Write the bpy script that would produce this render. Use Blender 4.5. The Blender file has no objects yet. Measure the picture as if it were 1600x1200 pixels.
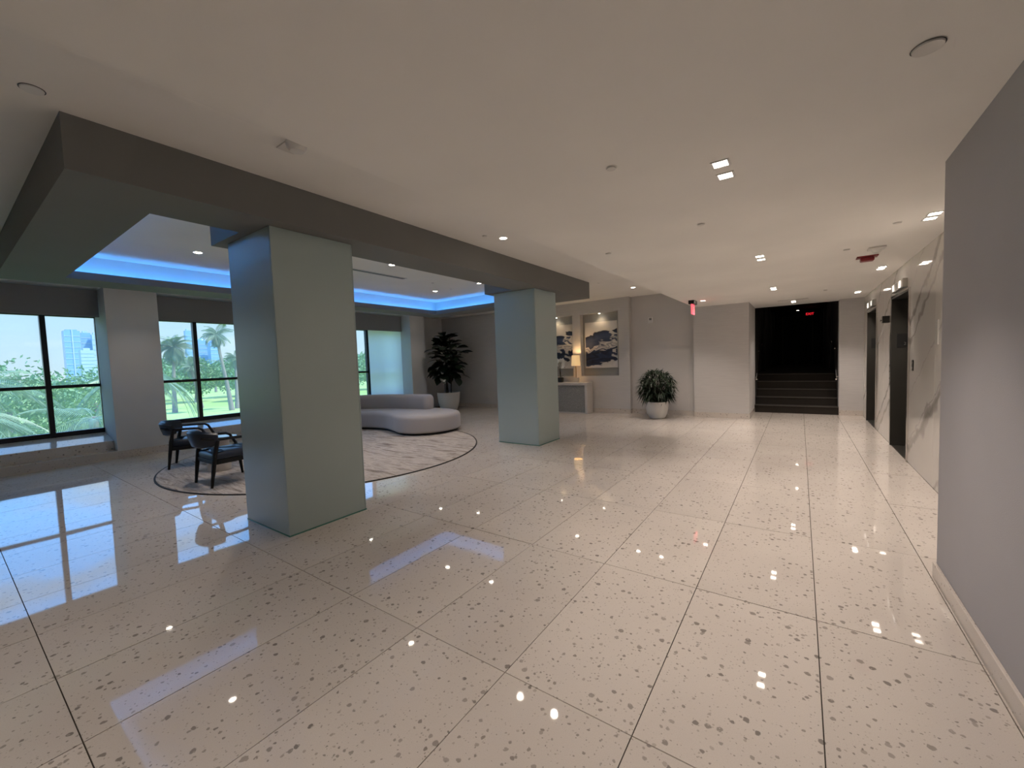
import bpy, bmesh, math, random
from mathutils import Vector, Matrix
random.seed(11)
PI = math.pi
S = bpy.context.scene
C = S.collection

# ------------------------------------------------------------------ camera
H = 1.5
yaw, pitch, roll, FPX = 0.613029616, -0.0556789245, -0.0360715708, 640.57
fw = Vector((-math.sin(yaw)*math.cos(pitch), math.cos(yaw)*math.cos(pitch), math.sin(pitch)))
r0 = Vector((math.cos(yaw), math.sin(yaw), 0)); u0 = r0.cross(fw)
cr = math.cos(roll)*r0 + math.sin(roll)*u0; cu = -math.sin(roll)*r0 + math.cos(roll)*u0
cam_d = bpy.data.cameras.new('camera'); cam = bpy.data.objects.new('camera', cam_d); C.objects.link(cam)
cam_d.sensor_width = 36; cam_d.lens = FPX/1600*36; cam_d.clip_start = .05; cam_d.clip_end = 5000
M = Matrix.Identity(4)
for i in range(3):
    M[i][0], M[i][1], M[i][2] = cr[i], cu[i], -fw[i]
M[2][3] = H
cam.matrix_world = M
S.camera = cam

# ------------------------------------------------------------------ exposure, sky, sun
S.view_settings.view_transform = 'Standard'; S.view_settings.look = 'None'
S.view_settings.gamma = 1; S.view_settings.use_curve_mapping = False
S.view_settings.exposure = 0.36
SKY = 1.0
W = bpy.data.worlds.new('sky'); S.world = W; W.use_nodes = True
nt = W.node_tree; N = nt.nodes; N.clear()
out = N.new('ShaderNodeOutputWorld'); bg = N.new('ShaderNodeBackground'); bg.inputs[1].default_value = SKY
tc = N.new('ShaderNodeTexCoord'); sep = N.new('ShaderNodeSeparateXYZ'); nt.links.new(tc.outputs['Generated'], sep.inputs[0])
rmp = N.new('ShaderNodeValToRGB'); nt.links.new(sep.outputs[2], rmp.inputs[0])
e = rmp.color_ramp.elements
e[0].position = 0.0; e[0].color = (.60, .74, .80, 1)
e[1].position = .60; e[1].color = (.45, 1.15, 2.6, 1)
x_ = e.new(.11); x_.color = (.50, .74, .92, 1)
x_ = e.new(.21); x_.color = (.50, 1.30, 2.75, 1)
nz = N.new('ShaderNodeTexNoise'); nz.inputs['Scale'].default_value = 4.5; nz.inputs['Detail'].default_value = 6
mp = N.new('ShaderNodeMapping'); mp.inputs['Scale'].default_value = (1, 1, 3.2); nt.links.new(tc.outputs['Generated'], mp.inputs[0]); nt.links.new(mp.outputs[0], nz.inputs[0])
cr2 = N.new('ShaderNodeValToRGB'); cr2.color_ramp.elements[0].position = .5; cr2.color_ramp.elements[1].position = .72
nt.links.new(nz.outputs[0], cr2.inputs[0])
mx = N.new('ShaderNodeMix'); mx.data_type = 'RGBA'; mx.inputs[7].default_value = (.85, .95, 1.02, 1)
nt.links.new(cr2.outputs[0], mx.inputs[0]); nt.links.new(rmp.outputs[0], mx.inputs[6])
nt.links.new(mx.outputs[2], bg.inputs[0]); nt.links.new(bg.outputs[0], out.inputs[0])
sun_d = bpy.data.lights.new('sun', 'SUN'); sun_d.energy = 5.0; sun_d.color = (1, .96, .88); sun_d.angle = .02
sun = bpy.data.objects.new('sun', sun_d); C.objects.link(sun)
sun.rotation_euler = Vector((-.45, -.35, -.85)).to_track_quat('-Z', 'Y').to_euler()
WARM = (1.0, .87, .765)
P_LOBBY, P_HIGH, P_TRAY = 63.0, 46.0, 48.0      # lamp watts

# ------------------------------------------------------------------ materials
def srgb(r, g, b):
    f = lambda c: (c/255/12.92) if c/255 <= .04045 else ((c/255+.055)/1.055)**2.4
    return (f(r), f(g), f(b), 1)
def mat(name, col, rough=.5, metal=0, spec=.5, emis=None, es=0, coat=0, ior=None):
    m = bpy.data.materials.new(name); m.use_nodes = True
    b = m.node_tree.nodes['Principled BSDF']
    b.inputs['Base Color'].default_value = tuple(col[:3])+(1,)
    b.inputs['Roughness'].default_value = rough; b.inputs['Metallic'].default_value = metal
    b.inputs['Specular IOR Level'].default_value = spec
    if ior: b.inputs['IOR'].default_value = ior
    if coat: b.inputs['Coat Weight'].default_value = coat; b.inputs['Coat Roughness'].default_value = .05
    if emis: b.inputs['Emission Color'].default_value = tuple(emis[:3])+(1,); b.inputs['Emission Strength'].default_value = es
    return m
class G:
    """tiny node-graph helper on a material's principled shader"""
    def __init__(s, m): s.m = m; s.t = m.node_tree; s.b = s.t.nodes['Principled BSDF']
    def n(s, typ, **k):
        o = s.t.nodes.new(typ)
        for a, v in k.items(): setattr(o, a, v)
        return o
    def l(s, a, b): s.t.links.new(a, b)
    def math(s, op, a, b=None, c=None):
        o = s.n('ShaderNodeMath', operation=op)
        for i, v in enumerate((a, b, c)):
            if v is None: continue
            if isinstance(v, (int, float)): o.inputs[i].default_value = v
            else: s.l(v, o.inputs[i])
        return o.outputs[0]
    def noise(s, vec, scale, detail=3, rough=.5, dist=0):
        o = s.n('ShaderNodeTexNoise'); o.inputs['Scale'].default_value = scale; o.inputs['Detail'].default_value = detail
        o.inputs['Roughness'].default_value = rough; o.inputs['Distortion'].default_value = dist
        if vec is not None: s.l(vec, o.inputs['Vector'])
        return o
    def ramp(s, fac, *st):
        o = s.n('ShaderNodeValToRGB'); el = o.color_ramp.elements
        while len(el) < len(st): el.new(.5)
        for q, (p, c) in zip(el, st): q.position = p; q.color = tuple(c[:3])+(1,) if not isinstance(c, (int, float)) else (c, c, c, 1)
        s.l(fac, o.inputs[0]); return o.outputs[0]
    def mix(s, f, a, b):
        o = s.n('ShaderNodeMix', data_type='RGBA')
        for i, v in ((0, f), (6, a), (7, b)):
            if isinstance(v, (int, float)): o.inputs[i].default_value = v
            elif isinstance(v, tuple): o.inputs[i].default_value = tuple(v[:3])+(1,)
            else: s.l(v, o.inputs[i])
        return o.outputs[2]
    def pos(s): return s.n('ShaderNodeNewGeometry').outputs['Position']
    def obj(s): return s.n('ShaderNodeTexCoord').outputs['Object']
    def mapping(s, vec, scale=(1, 1, 1), rot=(0, 0, 0), loc=(0, 0, 0)):
        o = s.n('ShaderNodeMapping'); o.inputs['Scale'].default_value = scale; o.inputs['Rotation'].default_value = rot; o.inputs['Location'].default_value = loc
        s.l(vec, o.inputs[0]); return o.outputs[0]
    def color(s, c): s.l(c, s.b.inputs['Base Color'])
    def bump(s, h, strength, dist=.01):
        o = s.n('ShaderNodeBump'); o.inputs['Strength'].default_value = strength; o.inputs['Distance'].default_value = dist
        s.l(h, o.inputs['Height']); s.l(o.outputs[0], s.b.inputs['Normal'])

def terrazzo(name, rough=.03, dark=1.0):
    m = mat(name, (.6, .55, .5), rough, spec=.5, ior=1.70); g = G(m)
    p = g.pos()
    nd = g.noise(p, 45, 2)
    v1 = g.n('ShaderNodeVectorMath', operation='MULTIPLY_ADD'); g.l(nd.outputs['Color'], v1.inputs[0]); v1.inputs[1].default_value = (.016,)*3; g.l(p, v1.inputs[2])
    pv = v1.outputs[0]
    base = g.ramp(g.noise(p, 1.3, 2).outputs[0], (.3, (.60*dark, .545*dark, .50*dark)), (.7, (.66*dark, .605*dark, .555*dark)))
    fine = g.noise(p, 320, 2).outputs[0]
    base = g.mix(g.ramp(fine, (.46, 0.0), (.70, .5)), base, (.52*dark, .465*dark, .42*dark))
    col = base
    for sc, thr, rm, tint in ((24, .64, .40, (.23, .205, .185)), (38, .46, .38, (.27, .24, .215)), (80, .42, .36, (.31, .28, .25))):
        vo = g.n('ShaderNodeTexVoronoi', voronoi_dimensions='3D'); vo.inputs['Scale'].default_value = sc
        g.l(pv, vo.inputs['Vector'])
        sc_ = g.n('ShaderNodeSeparateColor'); g.l(vo.outputs['Color'], sc_.inputs[0])
        rad = g.n('ShaderNodeMapRange'); rad.inputs[1].default_value = thr; rad.inputs[2].default_value = 1; rad.inputs[3].default_value = 0; rad.inputs[4].default_value = rm
        g.l(sc_.outputs[0], rad.inputs[0])
        d = g.math('SUBTRACT', rad.outputs[0], vo.outputs['Distance'])
        mk = g.n('ShaderNodeMapRange'); mk.inputs[1].default_value = 0; mk.inputs[2].default_value = .06; g.l(d, mk.inputs[0])
        chip = g.mix(sc_.outputs[1], tuple(c*dark for c in tint), tuple(c*1.75*dark for c in tint))
        col = g.mix(mk.outputs[0], col, chip)
    oi = g.n('ShaderNodeObjectInfo')
    hs = g.n('ShaderNodeHueSaturation'); g.l(col, hs.inputs['Color'])
    g.l(g.math('MULTIPLY_ADD', oi.outputs['Random'], .07, .965), hs.inputs['Value'])
    g.color(hs.outputs[0])
    g.bump(g.noise(p, 2.2, 1).outputs[0], .018, .02)
    return m
M_tile = terrazzo('terrazzo_polished')
M_base = terrazzo('terrazzo_honed', .12)
M_sill = terrazzo('terrazzo_sill', .08, 1.1)
M_grout = mat('grout', (.05, .042, .036), 1, spec=0)
def plaster(name, col, sc=220, st=.06, rough=.75):
    m = mat(name, col, rough, spec=.3); g = G(m)
    n = g.noise(g.pos(), 1.1, 3).outputs[0]
    g.color(g.mix(g.ramp(n, (.35, 0.0), (.7, 1.0)), tuple(c*.97 for c in col[:3]), tuple(min(1, c*1.03) for c in col[:3])))
    g.bump(g.noise(g.pos(), sc, 3).outputs[0], st, .003)
    return m
M_ceil = plaster('ceiling_paint', (.83, .81, .77), 300, .10)
M_wall = plaster('wall_paint', (.58, .56, .55))
M_wall2 = plaster('wall_paint_textured', (.42, .41, .43), 160, .25)
M_beam = plaster('soffit_paint', (.20, .20, .195))
M_cove = plaster('cove_paint', (.72, .72, .72))
M_pil = plaster('pier_paint', (.70, .70, .70))
M_niche = plaster('niche_back_darker', (.36, .36, .34))  # niche backs a darker grey than the wall around them
M_darkwall = plaster('corridor_painted_dark', (.035, .033, .032))  # near-black colour stands in for the corridor's lack of light
def vinyl():
    m = mat('grasscloth_grey', (.40, .40, .40), .6, spec=.3); g = G(m)
    n = g.noise(g.mapping(g.pos(), (4, 4, 140)), 1, 3).outputs[0]
    g.color(g.ramp(n, (.3, (.52, .505, .50)), (.7, (.58, .565, .555))))
    g.bump(n, .15, .003); return m
M_cloth = vinyl()
def marble():
    m = mat('marble_white', (.7, .68, .64), .05, spec=.5, ior=1.6); g = G(m)
    p = g.pos()
    pr = g.mapping(p, (1, 1, 1), (.75, 0, 0))
    col = g.mix(g.noise(p, .8, 4).outputs[0], (.62, .59, .55), (.72, .69, .65))
    sp = g.n('ShaderNodeSeparateXYZ'); g.l(p, sp.inputs[0])
    wob = g.math('MULTIPLY', g.math('SUBTRACT', g.noise(p, 2.6, 5, .6).outputs[0], .5), .30)
    f = g.math('ADD', g.math('ADD', sp.outputs[2], g.math('MULTIPLY', sp.outputs[1], .6)), wob)
    wn = g.noise(p, 4.0, 3).outputs[0]
    for c0, w, a in ((6.13, .045, .8), (4.51, .085, .8), (7.50, .035, .7), (5.88, .04, .65), (4.62, .02, .5), (3.6, .03, .5), (8.3, .03, .5), (6.6, .012, .35), (5.2, .012, .35)):
        d = g.math('DIVIDE', g.math('ABSOLUTE', g.math('SUBTRACT', f, c0)), g.math('MULTIPLY', g.math('POWER', wn, 2.0), w*4))
        col = g.mix(g.ramp(d, (0, a), (.55, a*.7), (1, 0.0)), col, (.25, .23, .21))
    g.color(col); return m
M_marble = marble()
def column_glass():
    m = mat('frosted_mint_glass', (.40, .50, .46), .32, spec=.5, coat=.25); g = G(m)
    g.color(g.mix(g.noise(g.pos(), .7, 2).outputs[0], (.385, .475, .475), (.415, .50, .495)))
    g.b.inputs['Coat Roughness'].default_value = .25
    return m
M_col = column_glass()
M_coledge = mat('glass_edge_green', (.10, .26, .22), .2)
M_black = mat('black_aluminium', (.012, .012, .014), .35, .3)
M_blackpl = mat('black_plastic', (.012, .012, .012), .4)
M_white = mat('white_plastic', (.75, .74, .72), .4)
M_notice = mat('acrylic_notice', (.62, .60, .57), .2)
M_offwhite = mat('painted_trim_white', (.68, .66, .63), .5)
M_steel = mat('brushed_steel', (.55, .53, .50), .28, 1)
M_bronze = mat('dark_bronze_steel', (.065, .062, .055), .36, .6)
M_chrome = mat('polished_steel', (.72, .70, .68), .12, 1)
M_lens = mat('downlight_lens', (1, .95, .88), .3, emis=(1, .88, .74), es=20)
M_lens2 = mat('lantern_lens', (.9, .9, .9), .3, emis=(1, .93, .84), es=.8)
M_led = mat('led_blue', (.1, .4, 1), .4, emis=(.07, .36, 1), es=14)
M_red = mat('red_plastic', (.22, .008, .012), .35)
M_exit = mat('exit_red_glow', (.8, .05, .07), .3, emis=(1, .10, .13), es=1.3)
M_exitd = mat('exit_red_letters', (.6, .02, .02), .3, emis=(1, .02, .035), es=1.0)
M_leather = mat('navy_leather', (.007, .012, .024), .36, spec=.45)
M_wood = mat('black_stained_wood', (.006, .0055, .0055), .5, spec=.3)
def fabric(name, a, b):
    m = mat(name, a, .9, spec=.2); g = G(m)
    n = g.noise(g.obj(), 260, 2).outputs[0]
    g.color(g.mix(n, a, b)); g.bump(n, .3, .002); g.b.inputs['Sheen Weight'].default_value = .25
    return m
M_sofa = fabric('boucle_grey_lilac', (.36, .335, .335), (.50, .47, .465))
M_shadecloth = fabric('roller_shade_grey', (.26, .26, .265), (.30, .30, .305))
def sheer():
    m = bpy.data.materials.new('sheer_shade_white'); m.use_nodes = True; t = m.node_tree; t.nodes.clear()
    o = t.nodes.new('ShaderNodeOutputMaterial'); d = t.nodes.new('ShaderNodeBsdfDiffuse'); tr = t.nodes.new('ShaderNodeBsdfTranslucent'); mx = t.nodes.new('ShaderNodeMixShader')
    d.inputs[0].default_value = (.8, .8, .8, 1); tr.inputs[0].default_value = (.90, .90, .90, 1); mx.inputs[0].default_value = .82
    t.links.new(d.outputs[0], mx.inputs[1]); t.links.new(tr.outputs[0], mx.inputs[2]); t.links.new(mx.outputs[0], o.inputs[0]); return m
M_sheer = sheer()
def rug():
    m = mat('rug_wool', (.4, .36, .32), .95, spec=.1); g = G(m)
    p = g.obj()
    n = g.noise(g.mapping(p, (.75, 5.0, 1), (0, 0, -.10)), 2.2, 8, .7, .7).outputs[0]
    c = g.ramp(n, (.34, (.17, .14, .12)), (.43, (.34, .295, .26)), (.52, (.54, .485, .435)), (.60, (.37, .32, .285)), (.70, (.58, .53, .48)))
    g.color(c); g.bump(g.noise(p, 300, 2).outputs[0], .4, .003); return m
M_rug = rug()
M_rugedge = mat('rug_binding_black', (.012, .011, .011), .8)
M_pot = mat('white_ceramic', (.72, .71, .69), .35)
M_soil = mat('soil', (.02, .015, .01), .9)
M_fig = mat('fiddle_leaf_green', (.007, .016, .009), .30)
M_bush = mat('bush_leaf_green', (.013, .030, .012), .45)
M_stem = mat('plant_stem', (.03, .022, .015), .7)
M_stone = plaster('console_stone', (.60, .565, .53), 120, .1, .5)
def shagreen():
    m = mat('console_shagreen_grey', (.3, .3, .29), .45); g = G(m)
    n = g.noise(g.pos(), 60, 4, .7).outputs[0]
    g.color(g.ramp(n, (.35, (.22, .22, .21)), (.65, (.36, .355, .34)))); return m
M_shag = shagreen()
M_lampshade = mat('lampshade_linen', (.85, .7, .45), .8, emis=(1, .62, .26), es=.42)
M_lampmetal = mat('lamp_brass_aged', (.35, .26, .15), .35, .9)
M_petal = mat('white_petal', (.78, .76, .70), .5)
def painting(name, seed):
    m = mat(name, (.6, .58, .55), .55); g = G(m)
    tcn = g.n('ShaderNodeTexCoord').outputs['Generated']
    sp = g.n('ShaderNodeSeparateXYZ'); g.l(tcn, sp.inputs[0]); z = sp.outputs[2]; x = sp.outputs[0]
    n1 = g.noise(g.mapping(tcn, (2.2, 1, 5.5), (0, .25, 0), (seed, 0, seed)), .9, 2.2, .5, .5).outputs[0]
    n2 = g.noise(g.mapping(tcn, (3, 1, 9), (0, -.35, 0), (seed+4, 1, 2)), .8, 2.5, .5, .6).outputs[0]
    # broad bands by height, broken up by brush noise
    h = g.math('ADD', z, g.math('MULTIPLY', g.math('SUBTRACT', n1, .5), .50))
    h = g.math('ADD', h, g.math('MULTIPLY', g.math('SUBTRACT', x, .5), -.16))
    cream, navy, ink, slate = (.70, .665, .62), (.026, .042, .095), (.010, .014, .034), (.23, .24, .27)
    c = g.ramp(h, (.04, cream), (.07, navy), (.16, ink), (.26, navy), (.34, ink), (.40, navy), (.42, cream), (.46, slate), (.48, cream), (.51, navy), (.60, (.05, .07, .13)), (.70, navy), (.79, ink), (.81, cream), (.90, cream))
    sw = g.math('MULTIPLY', g.ramp(n2, (.50, 0.0), (.54, 1.0)), g.ramp(g.math('ADD', x, g.math('MULTIPLY', n1, .4)), (.62, 0.0), (.75, .9)))
    c = g.mix(sw, c, cream)
    g.color(c); return m
M_art1, M_art2 = painting('abstract_canvas_a', 2.0), painting('abstract_canvas_b', 2.35)
M_canvas_edge = mat('canvas_edge', (.66, .64, .60), .7)
M_carpet = plaster('stair_carpet_dark', (.030, .025, .021), 300, .4, .95)  # dark carpet, its colour also carrying the darkness of the unlit corridor
M_nosing = mat('stair_nosing', (.075, .065, .057), .6)
M_grass = None
def lawn():
    m = mat('lawn_green', (.2, .4, .1), .9, spec=.1); g = G(m)
    n = g.noise(g.pos(), .05, 4).outputs[0]
    g.color(g.ramp(n, (.3, (.26, .40, .10)), (.7, (.38, .50, .17)))); return m
M_grass = lawn()
def leafy(name, a, b, rough=.5):
    m = mat(name, a, rough, spec=.4); g = G(m)
    g.color(g.mix(g.noise(g.pos(), 1.7, 3).outputs[0], a, b)); return m
M_frond = leafy('palm_frond_green', (.075, .14, .07), (.22, .32, .15), .30)
M_frondfar = leafy('palm_frond_far', (.12, .18, .12), (.24, .31, .18))
M_crown = leafy('tree_crown_green', (.14, .26, .10), (.32, .46, .18))
M_trunk = mat('palm_trunk', (.23, .20, .17), .9)
M_tower = mat('tower_haze_blue_glass', (.20, .36, .60), .25)  # glass blue also stands in for the haze of distance
M_tower2 = mat('tower_concrete', (.36, .46, .58), .6)
def pane_mat():
    m = bpy.data.materials.new('window_glass'); m.use_nodes = True; t = m.node_tree; t.nodes.clear()
    o = t.nodes.new('ShaderNodeOutputMaterial'); tr = t.nodes.new('ShaderNodeBsdfTransparent'); gl = t.nodes.new('ShaderNodeBsdfGlossy'); du = t.nodes.new('ShaderNodeBsdfTranslucent')
    tr.inputs[0].default_value = (.945, .97, .98, 1); gl.inputs['Roughness'].default_value = .02; du.inputs[0].default_value = (.85, .93, 1, 1)
    fr = t.nodes.new('ShaderNodeFresnel'); fr.inputs[0].default_value = 1.35
    m1 = t.nodes.new('ShaderNodeMixShader'); m2 = t.nodes.new('ShaderNodeMixShader'); m1.inputs[0].default_value = .065
    t.links.new(tr.outputs[0], m1.inputs[1]); t.links.new(du.outputs[0], m1.inputs[2])
    t.links.new(fr.outputs[0], m2.inputs[0]); t.links.new(m1.outputs[0], m2.inputs[1]); t.links.new(gl.outputs[0], m2.inputs[2]); t.links.new(m2.outputs[0], o.inputs[0])
    return m
M_glass = pane_mat()

# ------------------------------------------------------------------ mesh helpers
class MB:
    def __init__(s): s.v = []; s.f = []
    def add(s, vs, fs):
        o = len(s.v); s.v += [tuple(v) for v in vs]; s.f += [tuple(o+i for i in f) for f in fs]; return s
    def box(s, x0, x1, y0, y1, z0, z1):
        return s.add([(x0,y0,z0),(x1,y0,z0),(x1,y1,z0),(x0,y1,z0),(x0,y0,z1),(x1,y0,z1),(x1,y1,z1),(x0,y1,z1)],
                     [(3,2,1,0),(4,5,6,7),(0,1,5,4),(1,2,6,5),(2,3,7,6),(3,0,4,7)])
    def prism(s, poly, z0, z1):
        n = len(poly)
        return s.add([(x,y,z0) for x,y in poly]+[(x,y,z1) for x,y in poly],
                     [tuple(range(n-1,-1,-1)), tuple(range(n,2*n))]+[(i,(i+1)%n,n+(i+1)%n,n+i) for i in range(n)])
    def lathe(s, prof, n=32, c=(0,0,0), cap=True):
        m = len(prof); vs = []
        for r, z in prof:
            for k in range(n):
                a = 2*PI*k/n; vs.append((c[0]+r*math.cos(a), c[1]+r*math.sin(a), c[2]+z))
        fs = [(j*n+k, j*n+(k+1)%n, (j+1)*n+(k+1)%n, (j+1)*n+k) for j in range(m-1) for k in range(n)]
        if cap: fs += [tuple(range(n-1,-1,-1)), tuple((m-1)*n+k for k in range(n))]
        return s.add(vs, fs)
    def tube(s, path, rad, n=8, flat=1.0):
        path = [Vector(p) for p in path]; m = len(path)
        if not hasattr(rad, '__len__'): rad = [rad]*m
        vs = []
        up = Vector((0,0,1))
        for i, p in enumerate(path):
            d = (path[min(i+1,m-1)]-path[max(i-1,0)]).normalized()
            a = d.cross(up)
            if a.length < 1e-3: a = d.cross(Vector((0,1,0)))
            a.normalize(); b = a.cross(d)
            for k in range(n):
                t = 2*PI*k/n; vs.append(p + a*math.cos(t)*rad[i] + b*math.sin(t)*rad[i]*flat)
        fs = [(j*n+k, j*n+(k+1)%n, (j+1)*n+(k+1)%n, (j+1)*n+k) for j in range(m-1) for k in range(n)]
        fs += [tuple(range(n-1,-1,-1)), tuple((m-1)*n+k for k in range(n))]
        return s.add(vs, fs)
    def mesh(s, name, m, bevel=0, smooth=False, seg=2):
        me = bpy.data.meshes.new(name); me.from_pydata(s.v, [], s.f)
        bm = bmesh.new(); bm.from_mesh(me)
        bmesh.ops.recalc_face_normals(bm, faces=bm.faces)
        if bevel: bmesh.ops.bevel(bm, geom=[e for e in bm.edges if e.is_manifold and e.calc_face_angle(0) > .6], offset=bevel, segments=seg, affect='EDGES', profile=.5)
        bm.to_mesh(me); bm.free()
        if smooth:
            for p in me.polygons: p.use_smooth = True
            try: me.set_sharp_from_angle(angle=math.radians(42))
            except Exception: pass
        if m: me.materials.append(m)
        return me
    def build(s, name, m, parent=None, bevel=0, smooth=False, loc=None, rot=None, seg=2):
        return link(name, s.mesh(name, m, bevel, smooth, seg), parent, loc, rot)
def link(name, me, parent=None, loc=None, rot=None):
    o = bpy.data.objects.new(name, me); C.objects.link(o)
    if parent: o.parent = parent
    if loc: o.location = loc
    if rot: o.rotation_euler = rot
    return o
def tag(o, label, cat, group=None):
    o['label'] = label; o['category'] = cat
    if group: o['group'] = group
    return o
def struct(o, label=None):
    o['kind'] = 'structure'
    if label: o['label'] = label
    return o
def thing(name, label, cat, loc=(0,0,0), rz=0, group=None):
    o = bpy.data.objects.new(name, None); C.objects.link(o); o.location = loc; o.rotation_euler = (0,0,rz); o.empty_display_size = .1
    return tag(o, label, cat, group)
def dup(root, loc, rz=None, label=None):
    r = root.copy(); C.objects.link(r); r.location = loc
    if rz is not None: r.rotation_euler = (0,0,rz)
    if label: r['label'] = label
    for ch in list(root.children):
        c = ch.copy(); C.objects.link(c); c.parent = r
        for g_ in list(ch.children):
            d = g_.copy(); C.objects.link(d); d.parent = c
    return r
def bx(name, m, d, parent=None, bevel=0):
    return MB().box(*d).build(name, m, parent, bevel)

# ------------------------------------------------------------------ levels
ZL, ZU, ZS = 2.62, 3.07, 2.74          # lobby ceiling, high ceiling, soffit underside
XW = -10.05                            # pier face of the window wall
XE = 1.155                             # marble elevator wall
YB = 10.60                             # console wall
XR, YR = .725, 3.65                    # near grey wall and its end
YS = 11.9                              # first stair riser
Y0 = -4.0                              # behind the camera

# ------------------------------------------------------------------ floor with tiles
floor = struct(MB().box(-11.3, 1.7, Y0-.3, 12.0, -.3, -.008).build('floor', M_grout))
TW, TL, GAP = .6215, 1.2390, .0046
gx0, gy0 = .080, .268
rng = random.Random(5)
regions = [(XW, XE, -3.0, 10.76), (-.95, XE, 10.76, 11.95)]
cache = {}
def tile(x0, x1, y0, y1):
    w, l = round(x1-x0-GAP, 4), round(y1-y0-GAP, 4)
    if w < .02 or l < .02: return
    if (w, l) not in cache:
        cache[(w, l)] = MB().box(-w/2, w/2, -l/2, l/2, -.009, 0).mesh('floor_tile', M_tile)
    t = link('floor_tile', cache[(w, l)], floor, ((x0+x1)/2, (y0+y1)/2, 0))
    t.rotation_euler = (rng.uniform(-1, 1)*.0007, rng.uniform(-1, 1)*.0007, 0)
for i in range(-18, 3):
    for j in range(-3, 11):
        x0, x1 = gx0+i*TW, gx0+(i+1)*TW; y0, y1 = gy0+j*TL, gy0+(j+1)*TL
        if x0 > XR and y1 < YR: continue
        for a, b, c, d in regions:
            tile(max(x0, a), min(x1, b), max(y0, c), min(y1, d))

# ------------------------------------------------------------------ ceilings
m_ = MB().box(-11.3, -2.05, Y0-.3, 10.9, ZU, ZU+.25)
m_.box(-2.05, 1.7, Y0-.3, 12.2, ZL, ZU+.25)
struct(m_.build('ceiling', M_ceil), 'warm white painted ceiling stepping up from the lobby to the lounge')
# soffit ring with LED cove
OX0, OX1, OY0, OY1 = -8.05, -3.58, .55, 8.0
IX0, IX1, IY0, IY1 = -7.5, -4.12, 1.07, 7.45
RC = .17                                # cove set back
def ring(mb, a, b, z0, z1):
    (ax0, ax1, ay0, ay1), (bx0, bx1, by0, by1) = a, b
    mb.box(ax0, ax1, ay0, by0, z0, z1); mb.box(ax0, ax1, by1, ay1, z0, z1)
    mb.box(ax0, bx0, by0, by1, z0, z1); mb.box(bx1, ax1, by0, by1, z0, z1); return mb
O_ = (OX0, OX1, OY0, OY1); I_ = (IX0, IX1, IY0, IY1); R_ = (IX0-RC, IX1+RC, IY0-RC, IY1+RC); L_ = (IX0-.025, IX1+.025, IY0-.025, IY1+.025)
m_ = ring(MB(), O_, I_, ZS, ZS+.035); ring(m_, O_, R_, ZS+.035, ZU); ring(m_, L_, I_, ZS+.035, ZS+.095)
CAPS = [(-4.75, -3.72, 1.69, 2.62), (-4.74, -3.72, 5.97, 6.88)]
for a, b, c, d in CAPS: m_.box(a, IX1-.0005, c, d, ZS, ZU); m_.box(IX1, IX1+RC-.001, c, d, ZS+.036, ZU)
sof = struct(m_.build('ceiling_soffit', M_beam), 'grey dropped soffit ring around the blue lit tray ceiling')
ring(MB(), R_, (R_[0]+.006, R_[1]-.006, R_[2]+.006, R_[3]-.006), ZS+.035, ZU).build('cove_lining', M_cove, sof)
for k, d in enumerate(((IX0-.09, IX0-.06, IY0, IY1), (IX1+.06, IX1+.09, IY0, IY1), (IX0, IX1, IY0-.09, IY0-.06), (IX0, IX1, IY1+.06, IY1+.09))):
    lab = ('blue LED strip in the tray cove on the window side', 'blue LED strip in the tray cove on the column side',
           'blue LED strip in the tray cove at the end behind the armchairs', 'blue LED strip in the tray cove at the end by the fiddle leaf tree')[k]
    tag(bx('led_strip', M_led, d+(ZS+.035, ZS+.05)), lab, 'light strip')

# ------------------------------------------------------------------ columns of frosted glass
for k, (a, b, c, d) in enumerate(((-4.57, -3.725, 1.765, 2.555), (-4.60, -3.725, 6.06, 6.80))):
    t = thing('column', ('broad pale green frosted glass column beside the two armchairs', 'pale green frosted glass column standing before the console table')[k], 'column', ((a+b)/2, (c+d)/2, 0))
    hx, hy = (b-a)/2, (d-c)/2
    bx('core', M_wall, (-hx+.03, hx-.03, -hy+.03, hy-.03, 0, ZS), t)
    for q in ((-hx, hx-.014, -hy, -hy+.012), (-hx+.014, hx, hy-.012, hy), (hx-.012, hx, -hy, hy-.014), (-hx, -hx+.012, -hy+.014, hy)):
        bx('glass_panel', M_col, q+(.012, ZS-.004), t, .002)
    e_ = ring(MB(), (-hx-.003, hx+.003, -hy-.003, hy+.003), (-hx+.02, hx-.02, -hy+.02, hy-.02), 0, .012)
    e_.build('base_channel', M_coledge, t)

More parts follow.
